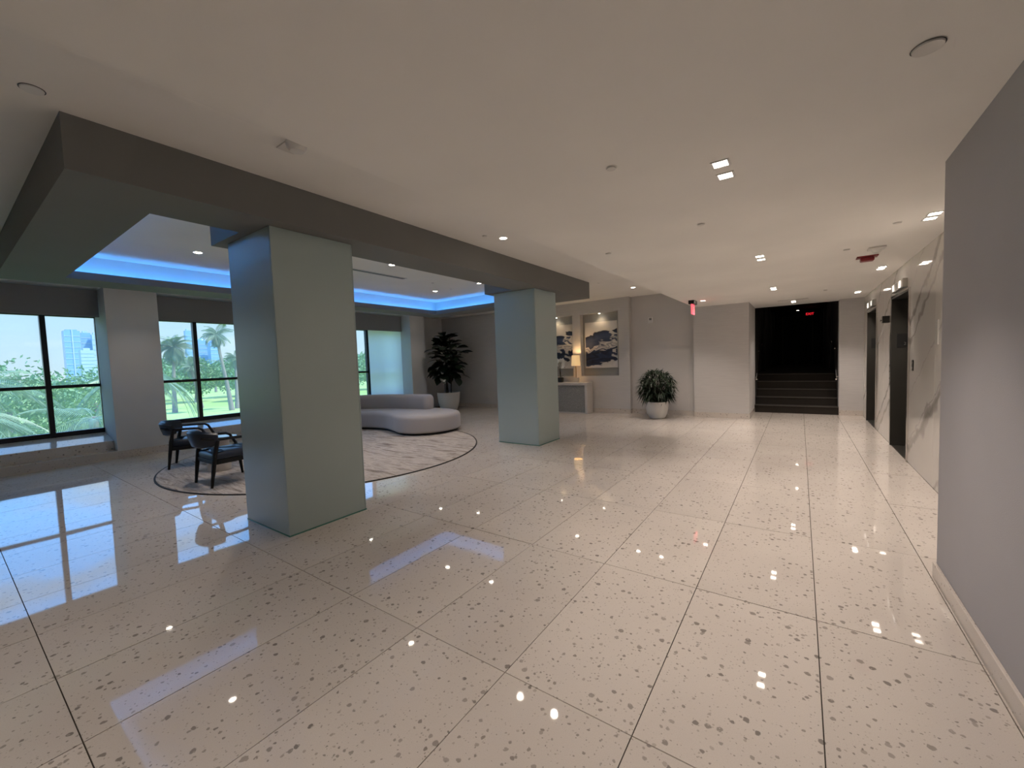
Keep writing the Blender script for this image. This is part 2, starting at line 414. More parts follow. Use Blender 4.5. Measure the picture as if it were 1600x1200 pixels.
# ------------------------------------------------------------------ window wall
XG = -10.9
piers = [(-4.3, -.95), (1.88, 2.61), (5.35, 6.05), (8.82, 9.43)]
m_ = MB()
for a, b in piers: m_.box(-10.99, XW, a, b, -.3, ZU)
m_.box(-10.99, -10.42, 9.43, 10.9, -.3, ZU)                       # recessed dark end beside the tree
for a, b in ((-.95, 1.88), (2.61, 5.35), (6.05, 8.82)):
    m_.box(-10.99, -10.84, a, b, -.3, .43); m_.box(-10.99, -10.80, a, b, 2.62, ZU)
struct(m_.build('wall_left', M_pil), 'pale grey window wall with square piers')
for k, (a, b) in enumerate(((-.95, 1.88), (2.61, 5.35), (6.05, 8.82))):
    # tread, riser, sill of terrazzo
    struct(bx('trim_%d' % (k+1), M_base, (-10.30, XW+.02, a, b, -.01, .145), None, .006))
    struct(MB().add([(-10.84, a, -.01), (-10.26, a, -.01), (-10.26, a, .315), (-10.84, a, .43), (-10.84, b, -.01), (-10.26, b, -.01), (-10.26, b, .315), (-10.84, b, .43)],
           [(0, 1, 2, 3), (7, 6, 5, 4), (1, 5, 6, 2), (2, 6, 7, 3), (3, 7, 4, 0), (0, 4, 5, 1)]).build('sill_%d' % (k+1), M_sill, None, .005))
    w = struct(link('window_%d' % (k+1), None))
    zb, zt = .43, 2.64
    fr = MB().box(XG-.03, XG+.05, a, b, zb, zb+.085).box(XG-.03, XG+.05, a, b, zt-.05, zt).box(XG-.03, XG+.02, a, a+.008, zb, zt).box(XG-.03, XG+.02, b-.008, b, zb, zt)
    fr.build('window_frame', M_black, w)
    muls = ((-.28, 1.215), (3.425, 4.62), (7.05, 7.80))[k]
    for y in muls: bx('mullion', M_black, (XG-.05, XG+.065, y-.035, y+.035, zb, zt), w)
    cuts = [a-.02]+list(muls)+[b+.02]
    for y0, y1 in zip(cuts[:-1], cuts[1:]):
        bx('transom', M_black, (XG-.03, XG+.05, y0+.03, y1-.03, 1.305, 1.36), w)
        for z0, z1 in ((zb+.085, 1.305), (1.36, zt-.05)):
            bx('pane', M_glass, (XG-.004, XG+.004, y0+.03, y1-.03, z0, z1), w)
    # roller shade, partly lowered
    sh = thing('roller_shade', ('grey roller shade above the window that looks onto the coconut palms', 'grey roller shade above the window behind the armchairs', 'grey roller shade above the window behind the curved sofa')[k], 'roller shade', (-10.45, (a+b)/2, 0))
    hw = (b-a)/2-.012
    bx('shade_fabric', M_shadecloth, (-.004, .004, -hw, hw, 2.60, 3.05), sh)
    bx('hem_bar', M_shadecloth, (-.012, .012, -hw, hw, 2.565, 2.60), sh, .004)
    MB().tube([(-.04, -hw, 3.02), (-.04, hw, 3.02)], .035, 12).build('roller_tube', M_shadecloth, sh)
sheer_ = thing('sheer_shade', 'fully lowered sheer white shade covering the window pane next to the sofa', 'roller shade', (-10.50, 8.19, 0))
MB().add([(0, -.60, .40), (0, .62, .40), (0, .62, 2.60), (0, -.60, 2.60)], [(0, 1, 2, 3)]).build('shade_fabric', M_sheer, sheer_)
bx('hem_bar', M_white, (-.010, .010, -.60, .62, .378, .40), sheer_, .004)
MB().tube([(-.03, -.60, 2.62), (-.03, .62, 2.62)], .03, 12).build('roller_tube', M_white, sheer_)
m_ = MB()
for a, b in piers[1:]: m_.box(XW, XW+.015, a, b, 0, .13)
struct(m_.build('baseboard_left', M_base))

# ------------------------------------------------------------------ back wall with niches, alcove, stair block
NZ0, NZ1, ND = 1.005, 2.735, .20
niches = [(-6.39, -5.29), (-5.05, -3.95)]
m_ = MB().box(-11.25, -3.65, YB+ND, 10.95, -.3, ZU)
xs = [-11.25]+[v for n_ in niches for v in n_]+[-3.65]
for i in range(0, len(xs), 2): m_.box(xs[i], xs[i+1], YB, YB+ND, -.3, ZU)
for a, b in niches: m_.box(a, b, YB, YB+ND, -.3, NZ0); m_.box(a, b, YB, YB+ND, NZ1, ZU)
wb = struct(m_.build('wall_back', M_cloth), 'grey textured wall with two recessed picture niches')
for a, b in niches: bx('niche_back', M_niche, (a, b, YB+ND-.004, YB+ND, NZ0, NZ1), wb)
struct(bx('wall_alcove', M_wall, (-3.65, -2.085, YB+.16, 10.95, -.3, ZU)), 'grey painted wall set back behind the potted bush')
struct(bx('wall_stair_left', M_cloth, (-2.085, -.93, YB-.015, 12.1, -.3, ZL)))
struct(bx('wall_stair_right', M_cloth, (.73, 1.5, 11.86, 12.2, -.3, ZL)))
m_ = MB().box(-10.42, -3.64, YB-.014, YB, 0, .12).box(-3.65, -2.09, YB+.146, YB+.16, 0, .12).box(-2.085, -.918, YB-.029, YB-.015, 0, .12).box(-.932, -.918, YB-.015, 11.86, 0, .12)
m_.box(-3.65, -3.636, YB-.014, YB+.16, 0, .12)
struct(m_.build('baseboard_back', M_base))
struct(bx('baseboard_stair', M_base, (.73, XE, 11.846, 11.86, 0, .12)))
# near wall on the right and closing walls behind the camera
struct(bx('wall_right', M_wall2, (XR, 1.7, Y0-.3, YR, -.3, ZL)), 'bluish grey textured wall beside the lobby')
struct(MB().box(XR-.016, XR, Y0, YR+.014, 0, .105).box(XR, XE, YR, YR+.014, 0, .105).build('baseboard_right', M_base, None, .003))
struct(bx('wall_front', M_wall, (-11.3, XR, Y0-.3, Y0, -.3, ZU+.2)))

# ------------------------------------------------------------------ marble elevator wall
doors = [(7.27, 8.46), (9.975, 11.2)]
DH, JD = 2.24, .20
m_ = MB().box(XE+.45, XE+.6, YR, 12.2, -.3, ZL)
ys = [YR]+[v for d in doors for v in d]+[11.86]
for i in range(0, len(ys), 2): m_.box(XE+.012, XE+.46, ys[i], ys[i+1], -.3, ZL)
for a, b in doors: m_.box(XE+.012, XE+.46, a, b, DH, ZL); m_.box(XE+.012, XE+.46, a, b, -.3, -.002)
we = struct(m_.build('wall_elevator', M_wall), 'wall clad in white veined marble slabs around two elevators')
slabs = [(3.65, 4.85, 0, ZL), (4.85, 6.05, 0, ZL), (6.05, 7.27, 0, ZL), (7.27, 8.46, DH, ZL), (8.46, 9.22, 0, ZL), (9.22, 9.975, 0, ZL), (9.975, 11.2, DH, ZL), (11.2, 11.86, 0, ZL)]
for a, b, z0, z1 in slabs:
    bx('marble_slab', M_marble, (XE, XE+.014, a+.001, b-.001, z0+.001, z1-.001), we, .0015)
def text_mesh(body, size, depth, m):
    cu_ = bpy.data.curves.new('lettering', 'FONT'); cu_.body = body; cu_.size = size; cu_.extrude = depth; cu_.align_x = 'CENTER'; cu_.align_y = 'CENTER'; cu_.resolution_u = 3
    o = bpy.data.objects.new('tmp_text', cu_); C.objects.link(o)
    dg = bpy.context.evaluated_depsgraph_get(); me = bpy.data.meshes.new_from_object(o.evaluated_get(dg))
    bpy.data.objects.remove(o); me.materials.clear(); me.materials.append(m); return me
for k, (a, b) in enumerate(doors):
    d = struct(link('door_%d' % (k+1), None)); d['label'] = ('bronze steel elevator entrance next to the marble slab with a notice', 'bronze steel elevator entrance next to the stair wall')[k]
    d.location = (XE, (a+b)/2, 0); hw = (b-a)/2
    for s in (-1, 1):
        y0, y1 = sorted((s*hw, s*(hw-.02)))
        bx('jamb', M_bronze, (-.018, JD, y0, y1, 0, DH), d)
        y0, y1 = sorted((s*(hw+.022), s*hw))
        bx('jamb_edge', M_chrome, (-.020, .004, y0, y1, 0, DH+.022), d)
        y0, y1 = sorted((s*.004, s*(hw-.02)))
        bx('door_leaf', M_bronze, (JD, JD+.03, y0, y1, .005, DH-.02), d)
        y0, y1 = sorted((s*(hw-.026), s*(hw-.02)))
        pl = bx('floor_plate', M_blackpl, (.045, .165, y0, y1, 1.50, 1.70), d)
        me = text_mesh('2', .06, .001, M_steel)
        tx = link('floor_letter', me, pl, (.135, s*(hw-.027), 1.55)); tx.rotation_euler = (PI/2, 0, 0 if s > 0 else PI)
    bx('header', M_bronze, (-.018, JD, -hw+.02, hw-.02, DH-.02, DH), d)
    bx('header_edge', M_chrome, (-.022, .004, -hw, hw, DH, DH+.022), d)
    bx('door_sill', M_steel, (-.0, JD+.03, -hw+.02, hw-.02, -.002, .004), d)
    lb = bx('hall_lantern', M_steel, (-.05, 0, -.42, .42, 2.29, 2.405), d, .004)
    for y in (-.24, 0, .24):
        bx('lantern_lens', M_lens2 if y else M_bronze, (-.054, -.049, y-.055, y+.055, 2.305, 2.39), lb)
# wall devices on the marble
t = thing('call_station', 'tall narrow dark steel call panel between the two elevators', 'call panel', (XE, 8.60, 0))
bx('plate', M_bronze, (-.008, 0, -.045, .045, .935, 1.73), t, .002)
for z in (1.02, 1.12, 1.22): MB().tube([(-.008, 0, z), (-.013, 0, z)], .016, 12).build('button', M_chrome, t)
t = thing('call_buttons', 'small black call button plate next to the elevator by the notice', 'button plate', (XE, 7.05, 0))
bx('plate', M_blackpl, (-.008, 0, -.035, .035, 1.20, 1.335), t, .002)
for z in (1.235, 1.30): MB().tube([(-.008, 0, z), (-.013, 0, z)], .014, 12).build('button', M_steel, t)
t = thing('security_camera', 'black box camera mounted on the marble between the elevators', 'camera', (XE, 8.76, 1.945))
bx('housing', M_blackpl, (-.09, 0, -.055, .055, -.055, .055), t, .008)
MB().tube([(-.09, 0, -.01), (-.105, 0, -.01)], .025, 16).build('lens', M_chrome, t)
t = thing('wall_notice', 'small white framed notice on the marble slab by the grey wall', 'notice', (XE, 5.99, 1.64))
bx('board', M_notice, (-.006, 0, -.06, .06, -.125, .125), t, .002)
for z in (.085, .055, -.0, -.03, -.06): bx('printed_line', M_shag, (-.0068, -.0058, -.04, .04, z-.011, z+.011), t)

# ------------------------------------------------------------------ stairs and dark corridor
RISE, RUN = .18, .30
st = thing('staircase', 'dark carpeted stair of five steps rising into the unlit corridor', 'stairs', (-.11, YS, 0))
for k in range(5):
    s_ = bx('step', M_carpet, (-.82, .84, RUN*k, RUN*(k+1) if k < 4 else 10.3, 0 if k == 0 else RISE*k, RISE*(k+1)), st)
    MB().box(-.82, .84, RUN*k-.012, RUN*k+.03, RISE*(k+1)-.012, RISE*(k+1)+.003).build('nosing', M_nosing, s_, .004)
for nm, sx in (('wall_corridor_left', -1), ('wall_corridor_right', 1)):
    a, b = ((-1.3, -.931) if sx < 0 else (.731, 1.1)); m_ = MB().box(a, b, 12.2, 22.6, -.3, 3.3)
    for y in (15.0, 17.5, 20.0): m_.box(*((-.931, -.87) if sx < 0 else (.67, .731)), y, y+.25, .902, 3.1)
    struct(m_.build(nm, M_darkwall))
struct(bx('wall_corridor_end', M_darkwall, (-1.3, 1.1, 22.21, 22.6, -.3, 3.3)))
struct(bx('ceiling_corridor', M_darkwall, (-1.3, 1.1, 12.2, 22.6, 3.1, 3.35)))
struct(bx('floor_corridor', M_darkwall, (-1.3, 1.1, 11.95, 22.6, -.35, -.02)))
d3 = struct(link('door_3', None))
bx('door_frame', M_nosing, (-.66, .46, 22.14, 22.2, .9, 3.02), d3)
for s in (0, 1): bx('door_leaf', M_darkwall, (-.62+s*.53, -.10+s*.53, 22.11, 22.14, .91, 2.98), d3)
MB().lathe([(.0, 0), (.03, .0), (.035, .02), (.03, .045), (0, .05)], 14, cap=False).build('door_knob', M_chrome, d3, 0, True, (-.16, 22.11, 1.86), (PI/2, 0, 0))
for x, s, lab in ((-.93, 1, 'polished steel stair handrail on the side of the potted bush'), (.73, -1, 'polished steel stair handrail on the side of the elevators')):
    t = thing('handrail', lab, 'handrail', (x, YS, 0))
    MB().tube([(.055*s, -.12, .83), (.055*s, 0, .88), (.055*s, 1.25, 1.66), (.055*s, 1.6, 1.72)], .02, 12).build('rail', M_chrome, t, 0, True)
    for y, z in ((.1, .925), (1.15, 1.58)): MB().tube([(0, y, z-.05), (.05*s, y, z-.05), (.055*s, y, z)], .009, 8).build('bracket', M_steel, t, 0, True)
# exit signs
t = thing('exit_sign', 'red glowing EXIT sign hanging in the dark corridor above the stair', 'exit sign', (.31, 19.5, 0))
bx('housing', M_blackpl, (-.125, .125, -.02, .02, 2.80, 2.985), t, .004)
link('lettering', text_mesh('EXIT', .125, .003, M_exitd), t, (0, -.022, 2.89), (PI/2, 0, 0))
MB().tube([(0, 0, 2.98), (0, 0, 3.1)], .012, 8).build('stem', M_blackpl, t)
t = thing('exit_sign', 'edge lit red EXIT panel hanging from the lobby ceiling with black canopy', 'exit sign', (-1.835, 9.28, 0))
bx('canopy', M_blackpl, (-.055, .055, -.16, .16, ZL-.075, ZL), t, .006)
pn = bx('acrylic_panel', M_exit, (-.006, .006, -.15, .15, 2.34, ZL-.075), t)
for s in (-1, 1):
    link('lettering', text_mesh('EXIT', .15, .001, M_white), pn, (.0075*s, 0, 2.44), (PI/2, 0, PI/2 if s > 0 else -PI/2))

# ------------------------------------------------------------------ downlights
def lamp(parent, z, power, size=math.radians(104), col=WARM, blend=1.0):
    l = bpy.data.lights.new('downlight_lamp', 'SPOT'); l.energy = power; l.color = col; l.spot_size = size; l.spot_blend = blend; l.shadow_soft_size = .04
    o = bpy.data.objects.new('downlight_lamp', l); C.objects.link(o); o.parent = parent; o.location = (0, 0, z); return o
sq_trim = ring(MB(), (-.050, .050, -.050, .050), (-.038, .038, -.038, .038), -.005, 0).mesh('trim', M_white)
sq_lens = MB().box(-.038, .038, -.038, .038, -.004, -.001).mesh('lens', M_lens)
rd_trim = MB().lathe([(.042, -.002), (.056, -.006), (.058, 0), (.042, 0)], 24, cap=False).mesh('trim', M_white)
rd_lens = MB().lathe([(.043, -.004), (.043, -.001)], 24).mesh('lens', M_lens)
def downlight(x, y, z, sq, label, group, power):
    t = thing('recessed_downlight', label, 'downlight', (x, y, z), 0, group)
    link('trim', sq_trim if sq else rd_trim, t); link('lens', sq_lens if sq else rd_lens, t)
    if power: lamp(t, -.03, power)
for k, y in enumerate((-.16, .05, 2.77, 2.97, 5.67, 5.88, 8.63, 8.84)):  # nearest pair is unseen, added at lower power to brighten the foreground
    downlight(-.386, y, ZL, True, 'square downlight, %s head of the %s pair from the stair along the lobby' % (('far', 'stair side')[k % 2], ('added unseen fourth', 'third', 'second', 'first')[k//2]), 'paired square downlights along the lobby', P_LOBBY*(.6 if k < 2 else 1))
for k, y in enumerate((4.98, 5.14, 7.70, 7.86, 10.60, 10.75)):
    downlight(.935, y, ZL, True, 'square downlight by the marble wall, %s head, %s' % (('far', 'stair side')[k % 2], ('before the notice', 'before the elevator by the notice', 'before the elevator by the stair')[k//2]), 'square downlights along the elevators', P_LOBBY*.8)
for k, y in enumerate((11.28, 11.52)): downlight(-.12, y, ZL, True, 'square recessed downlight at the foot of the stair, %s head' % ('lobby side', 'stair side')[k], 'square downlights before the stair', P_LOBBY*.5)
downlight(-1.66, 9.41, ZL, True, 'single square recessed downlight beside the hanging EXIT panel', None, P_LOBBY)
for x, y in ((-3.1, 4.33), (-2.57, 4.33), (-3.1, 9.32), (-2.57, 9.32), (-3.1, -.68), (-2.57, -.68)):
    downlight(x, y, ZU, False, 'round downlight %s in the high ceiling strip, %s' % ('near the soffit' if x < -3 else 'near the lobby step', 'before the soffit corner' if y < 0 else 'between the columns' if y < 5 else 'before the alcove'), 'round downlights beside the soffit', P_HIGH)
for x in (-5.22, -6.46):
    for y in (2.14, 4.28, 6.42):
        downlight(x, y, ZU, False, 'round downlight in the blue lit tray, %s side, %s' % ('column' if x > -6 else 'window', {2.14: 'above the armchairs', 4.28: 'above the rug', 6.42: 'above the sofa'}[y]), 'round downlights in the tray', P_TRAY)
for x, y in ((-9.26, 2.2), (-9.26, 6.44), (-9.25, 9.0), (-9.26, -2.0)):
    downlight(x, y, ZU, False, 'round downlight in the ceiling along the windows, %s' % {2.2: 'by the pier behind the armchairs', 6.44: 'behind the sofa', 9.0: 'above the fiddle leaf tree', -2.0: 'before the plain wall end'}[y], 'round downlights along the windows', P_TRAY*.30)
for x, y in ((-8.01, 9.35), (-6.4, 9.35), (-4.7, 9.35)):
    downlight(x, y, ZU, False, 'round downlight before the console wall, %s' % {-8.01: 'closest to the fiddle leaf tree', -6.4: 'before the half hidden niche', -4.7: 'before the niche by the bush'}[x], 'round downlights before the console wall', P_TRAY*.30)
for s, y in ((0, 16.4), (1, 20.0)):
    t = thing('corridor_light', 'tiny light dot in the dark corridor, %s the EXIT sign' % ('before', 'past')[s], 'downlight', (-.07, y, 3.1), 0, 'corridor lights')
    link('trim', rd_trim, t); MB().lathe([(.043, -.004), (.043, -.001)], 24).build('lens', M_lens, t)

# ------------------------------------------------------------------ ceiling devices
spk = MB().lathe([(.0, -.004), (.034, -.004), (.036, 0)], 20, cap=False).mesh('cover_plate', M_offwhite)
spr_lab = {(-.915, 2.40): 'beside the third lobby downlight pair from the stair', (-1.69, 4.29): 'in the lobby ceiling near its stepped edge', (-.70, 3.91): 'in the middle of the lobby ceiling between two downlight pairs', (.716, 5.10): 'in the lobby ceiling close to the marble wall',
           (.43, 6.04): 'in the lobby ceiling next to the smoke detector and strobe', (.39, 9.76): 'in the lobby ceiling before the elevator by the stair', (-5.84, 5.75): 'in the tray ceiling beside the slot diffuser', (-6.02, 6.45): 'in the tray ceiling near its far cove corner',
           (-3.45, 8.2): 'in the high ceiling at the soffit end', (-3.22, 4.1): 'in the high ceiling against the soffit between the columns'}
for x, y, z in ((-.915, 2.40, ZL), (-1.69, 4.29, ZL), (-.70, 3.91, ZL), (.716, 5.10, ZL), (.43, 6.04, ZL), (.39, 9.76, ZL), (-5.84, 5.75, ZU), (-6.02, 6.45, ZU), (-3.45, 8.2, ZU), (-3.22, 4.1, ZU)):
    hi = z == ZU
    t = thing('sprinkler_head', 'small concealed sprinkler plate %s' % spr_lab[(x, y)], 'sprinkler', (x, y, z), 0, 'sprinkler plates in the %s' % ('high ceiling' if hi else 'lobby ceiling'))
    MB().lathe([(0, -.010), (.026, -.010), (.028, -.007), (.024, 0)], 20, cap=False).build('cover_plate', M_offwhite, t, 0, True)
    MB().lathe([(.034, -.002), (.034, 0)], 20).build('shadow_ring', M_offwhite, t)
t = thing('smoke_detector', 'white round smoke detector with a skewed plate beside the grey soffit', 'smoke detector', (-2.87, 1.58, ZU))
bx('mounting_plate', M_offwhite, (-.16, .03, -.06, .06, -.008, 0), t)
MB().lathe([(0, -.06), (.045, -.06), (.062, -.042), (.068, -.015), (.068, 0)], 28, cap=False).build('sensor_body', M_white, t, 0, True)
t = thing('ceiling_speaker', 'round flush ceiling speaker near the grey wall', 'speaker', (.39, 2.23, ZL))
MB().lathe([(0, -.006), (.038, -.006), (.045, -.009), (.046, 0)], 36, cap=False).build('grille', M_offwhite, t, 0, True)
MB().lathe([(.0465, -.003), (.050, -.003)], 36, cap=False).build('groove', M_blackpl, t)
t = thing('access_cover', 'round white cover plate in the ceiling near the soffit corner', 'cover plate', (-3.42, .43, ZU))
MB().lathe([(0, -.008), (.045, -.008), (.048, 0)], 32, cap=False).build('plate', M_white, t, 0, True)
MB().lathe([(.052, -.002), (.052, 0)], 32).build('shadow_ring', M_blackpl, t)
t = thing('smoke_detector', 'square beige smoke detector beside the red alarm strobe', 'smoke detector', (.70, 6.18, ZL))
bx('mounting_plate', M_offwhite, (-.075, .075, -.075, .075, -.02, 0), t, .004)
MB().lathe([(0, -.055), (.03, -.055), (.05, -.03), (.06, -.02)], 24, cap=False).build('sensor_body', M_offwhite, t, 0, True)
t = thing('fire_alarm_strobe', 'dark red fire alarm strobe on the lobby ceiling', 'fire alarm', (.67, 6.68, ZL))
bx('mounting_plate', M_red, (-.10, .10, -.07, .07, -.014, 0), t, .003)
bx('horn_body', M_red, (-.065, .065, -.055, .055, -.06, -.014), t, .012)
t = thing('ceiling_vent', 'beige linear air grille in the lobby ceiling before the stair', 'air vent', (-.13, 10.94, ZL))
ring(MB(), (-.28, .28, -.07, .07), (-.26, .26, -.05, .05), -.006, 0).build('frame', M_offwhite, t)
bx('backing', M_shag, (-.26, .26, -.05, .05, -.002, 0), t)
for y in (-.03, -.01, .01, .03): bx('slat', M_offwhite, (-.26, .26, y-.004, y+.004, -.006, -.002), t)
t = thing('slot_diffuser', 'dark linear slot diffuser in the tray ceiling', 'air vent', (-5.9, 4.5, ZU))
ring(MB(), (-.06, .06, -.62, .62), (-.045, .045, -.60, .60), -.006, 0).build('frame', M_offwhite, t)
bx('slot', M_blackpl, (-.045, .045, -.60, .60, -.003, 0), t)
bx('divider', M_shag, (-.006, .006, -.60, .60, -.006, -.003), t)
t = thing('alarm_strobe', 'small white wall strobe high on the alcove wall above the bush', 'alarm', (-3.14, YB+.16, 2.42))
bx('plate', M_white, (-.06, .06, -.03, 0, -.075, .075), t, .004)
bx('strobe_lens', M_shag, (-.03, .03, -.045, -.03, -.0, .055), t, .004)

# ------------------------------------------------------------------ pictures in the niches, picture spots
for k, (a, b) in enumerate(niches):
    c = (a+b)/2
    t = thing('painting', ('navy and cream abstract canvas in the niche nearer the potted bush', 'navy and cream abstract canvas in the niche half hidden by the column')[1-k], 'painting', (c, YB+ND-.004, 0))
    bx('canvas', (M_art2, M_art1)[k], (-.465, .465, -.045, 0, 1.235, 2.49), t, .003)
    bx('edge_frame', M_canvas_edge, (-.475, -.465, -.048, 0, 1.225, 2.50), t)
    bx('edge_frame', M_canvas_edge, (.465, .475, -.048, 0, 1.225, 2.50), t)
    bx('edge_frame', M_canvas_edge, (-.465, .465, -.048, 0, 2.49, 2.50), t)
    bx('edge_frame', M_canvas_edge, (-.465, .465, -.048, 0, 1.225, 1.235), t)
    t = thing('niche_spotlight', ('small warm spotlight in the top of the niche nearer the potted bush', 'small warm spotlight in the top of the niche half hidden by the column')[1-k], 'spotlight', (c, YB+.07, NZ1))
    MB().lathe([(.03, -.02), (.034, 0)], 20).build('ring', M_white, t)
    MB().lathe([(.024, -.024), (.024, -.019)], 20).build('lens', M_lens, t)
    lamp(t, -.04, 4.0, math.radians(120), (1, .76, .48), .6)

# ------------------------------------------------------------------ console table, lamp, orchid
t = thing('console_table', 'pale stone waterfall console table with grey textured front panel', 'console table', (-5.6, 10.35, 0))
hw, hd = .91, .19
bx('top', M_stone, (-hw, hw, -hd, hd, .775, .845), t, .006)
for s in (-1, 1):
    a, b = sorted((s*hw, s*(hw-.07))); bx('side_panel', M_stone, (a, b, -hd, hd, 0, .775), t, .006)
bx('front_panel', M_shag, (-hw+.07, hw-.07, -hd+.03, -hd+.05, .03, .775), t)
bx('plinth', M_stone, (-hw+.07, hw-.07, -hd+.015, hd-.03, 0, .03), t)
t = thing('table_lamp', 'slim table lamp with glowing linen drum shade on the console', 'lamp', (-5.10, 10.37, .845))
bx('base', M_stone, (-.065, .065, -.055, .055, 0, .13), t, .006)
MB().tube([(0, 0, .13), (0, 0, .50)], .011, 12).build('stem', M_lampmetal, t, 0, True)
MB().lathe([(.118, .46), (.125, .47), (.108, .755), (.105, .755), (.122, .47)], 32, cap=False).build('lamp_shade', M_lampshade, t, 0, True)
MB().lathe([(0, .50), (.012, .50), (.03, .55), (.03, .58), (0, .61)], 16, cap=False).build('bulb', M_lens2, t, 0, True)
l = bpy.data.lights.new('bulb_lamp', 'POINT'); l.energy = 6; l.color = (1, .66, .34); l.shadow_soft_size = .03
o = bpy.data.objects.new('bulb_lamp', l); C.objects.link(o); o.parent = t; o.location = (0, 0, .70)
t = thing('orchid_plant', 'white flowering orchid in a black pot on the console', 'orchid', (-5.585, 10.36, .845))
MB().lathe([(.06, 0), (.085, .02), (.09, .12), (.08, .14), (.07, .13)], 24).build('pot', M_blackpl, t, 0, True)
for k in range(3):
    MB().tube([(0, 0, .13), (.02*k-.02, -.02, .35), (.05*(k-1), -.03, .58)], .006, 6).build('stem', M_stem, t, 0, True)
rr = random.Random(3)
for k in range(14):
    c = Vector((rr.uniform(-.14, .16), rr.uniform(-.07, .03), rr.uniform(.44, .64)))
    f = MB()
    for q in range(5):
        a = 2*PI*q/5; d = Vector((math.cos(a), -.25, math.sin(a))); s_ = Vector((-math.sin(a), 0, math.cos(a)))
        f.add([c, c+d*.035+s_*.032, c+d*.075, c+d*.035-s_*.032], [(0, 1, 2, 3)])
    f.build('blossom', M_petal, t)
for k in range(6):
    a = 2*PI*k/6; d = Vector((math.cos(a), math.sin(a), 0)); s_ = Vector((-math.sin(a), math.cos(a), 0))
    b = Vector((0, 0, .13))
    MB().add([b, b+d*.07+s_*.025+Vector((0, 0, .06)), b+d*.15+Vector((0, 0, .02)), b+d*.07-s_*.025+Vector((0, 0, .06))], [(0, 1, 2, 3)]).build('leaf', M_fig, t)

# ------------------------------------------------------------------ rug
t = thing('round_rug', 'large round beige rug with brown streaks and black binding', 'rug', (-6.9, 4.21, 0))
MB().lathe([(2.51, 0), (2.515, .010), (2.50, .012)], 128).build('pile', M_rug, t)
MB().lathe([(2.516, 0), (2.536, 0), (2.538, .009), (2.527, .012), (2.516, .012)], 128, cap=False).build('binding', M_rugedge, t, 0, True)

# ------------------------------------------------------------------ curved sofa
def catmull(pts, n=8, closed=True):
    out_ = []; m = len(pts)
    rngk = range(m) if closed else range(m-1)
    for i in rngk:
        g_ = (lambda k: pts[k % m]) if closed else (lambda k: pts[min(max(k, 0), m-1)])
        p0, p1, p2, p3 = (Vector(g_(i+d)) for d in (-1, 0, 1, 2))
        for k in range(n):
            s = k/n
            out_.append(.5*((2*p1)+(-p0+p2)*s+(2*p0-5*p1+4*p2-p3)*s*s+(-p0+3*p1-3*p2+p3)*s**3))
    if not closed: out_.append(Vector(pts[-1]))
    return out_
def blob(poly, prof):
    """stack of inset outlines: prof = (inset, z)"""
    n = len(poly); mb = MB(); vs = []
    nrm = []
    for i in range(n):
        d = (poly[(i+1) % n]-poly[i-1]).normalized(); nrm.append(Vector((-d.y, d.x)))
    area = sum(poly[i].x*poly[(i+1) % n].y-poly[(i+1) % n].x*poly[i].y for i in range(n))
    sg = 1 if area > 0 else -1
    for ins, z in prof:
        for p, q in zip(poly, nrm): vs.append((p.x+q.x*ins*sg, p.y+q.y*ins*sg, z))
    m = len(prof)
    fs = [(j*n+k, j*n+(k+1) % n, (j+1)*n+(k+1) % n, (j+1)*n+k) for j in range(m-1) for k in range(n)]
    fs += [tuple(range(n-1, -1, -1)), tuple((m-1)*n+k for k in range(n))]
    return mb.add(vs, fs)
SO = Vector((-7.6, 6.4))
out_pts = [(-9.35, 5.15), (-8.85, 5.62), (-8.30, 5.86), (-7.80, 5.93), (-7.35, 5.80), (-6.95, 5.66), (-6.55, 5.73), (-6.26, 6.05), (-6.17, 6.50), (-6.35, 6.93), (-6.80, 7.17), (-7.40, 7.20), (-8.20, 7.10), (-9.00, 6.83), (-9.62, 6.35), (-9.85, 5.75), (-9.70, 5.25)]
poly = catmull([(x-SO.x, y-SO.y) for x, y in out_pts], 8)
t = thing('curved_sofa', 'low curved grey upholstered sofa with serpentine seat on the rug', 'sofa', (SO.x, SO.y, .013))
blob(poly, [(.07, 0), (.07, .05)]).build('plinth', M_wood, t)
blob(poly, [(.03, .045), (.0, .075), (0, .33), (.015, .37), (.045, .40), (.09, .412)]).build('seat', M_sofa, t, 0, True)
# back: swept pad along the rear edge
bk = catmull([(-7.40-SO.x, 6.93-SO.y), (-8.0-SO.x, 6.86-SO.y), (-8.7-SO.x, 6.68-SO.y), (-9.25-SO.x, 6.30-SO.y), (-9.5-SO.x, 5.85-SO.y)], 8, False)
wid = []
for i, p in enumerate(bk):
    d = (bk[min(i+1, len(bk)-1)]-bk[max(i-1, 0)]).normalized(); wid.append(Vector((-d.y, d.x)))
n_ = len(bk); ow = []
TH = .17
front = [p+w*TH for p, w in zip(bk, wid)]; rear = [p-w*TH for p, w in zip(bk, wid)]
d0 = (bk[0]-bk[1]).normalized(); d1 = (bk[-1]-bk[-2]).normalized()
def capd(c, w, d): return [c+w*(TH*math.cos(a))+d*(TH*.8*math.sin(a)) for a in (PI*.15, PI*.35, PI*.5, PI*.65, PI*.85)]
loop = front+capd(bk[-1], wid[-1], d1)+rear[::-1]+capd(bk[0], -wid[0], d0)
blob(loop, [(.01, .40), (0, .44), (0, .66), (.02, .71), (.05, .74), (.09, .752)]).build('backrest', M_sofa, t, 0, True)

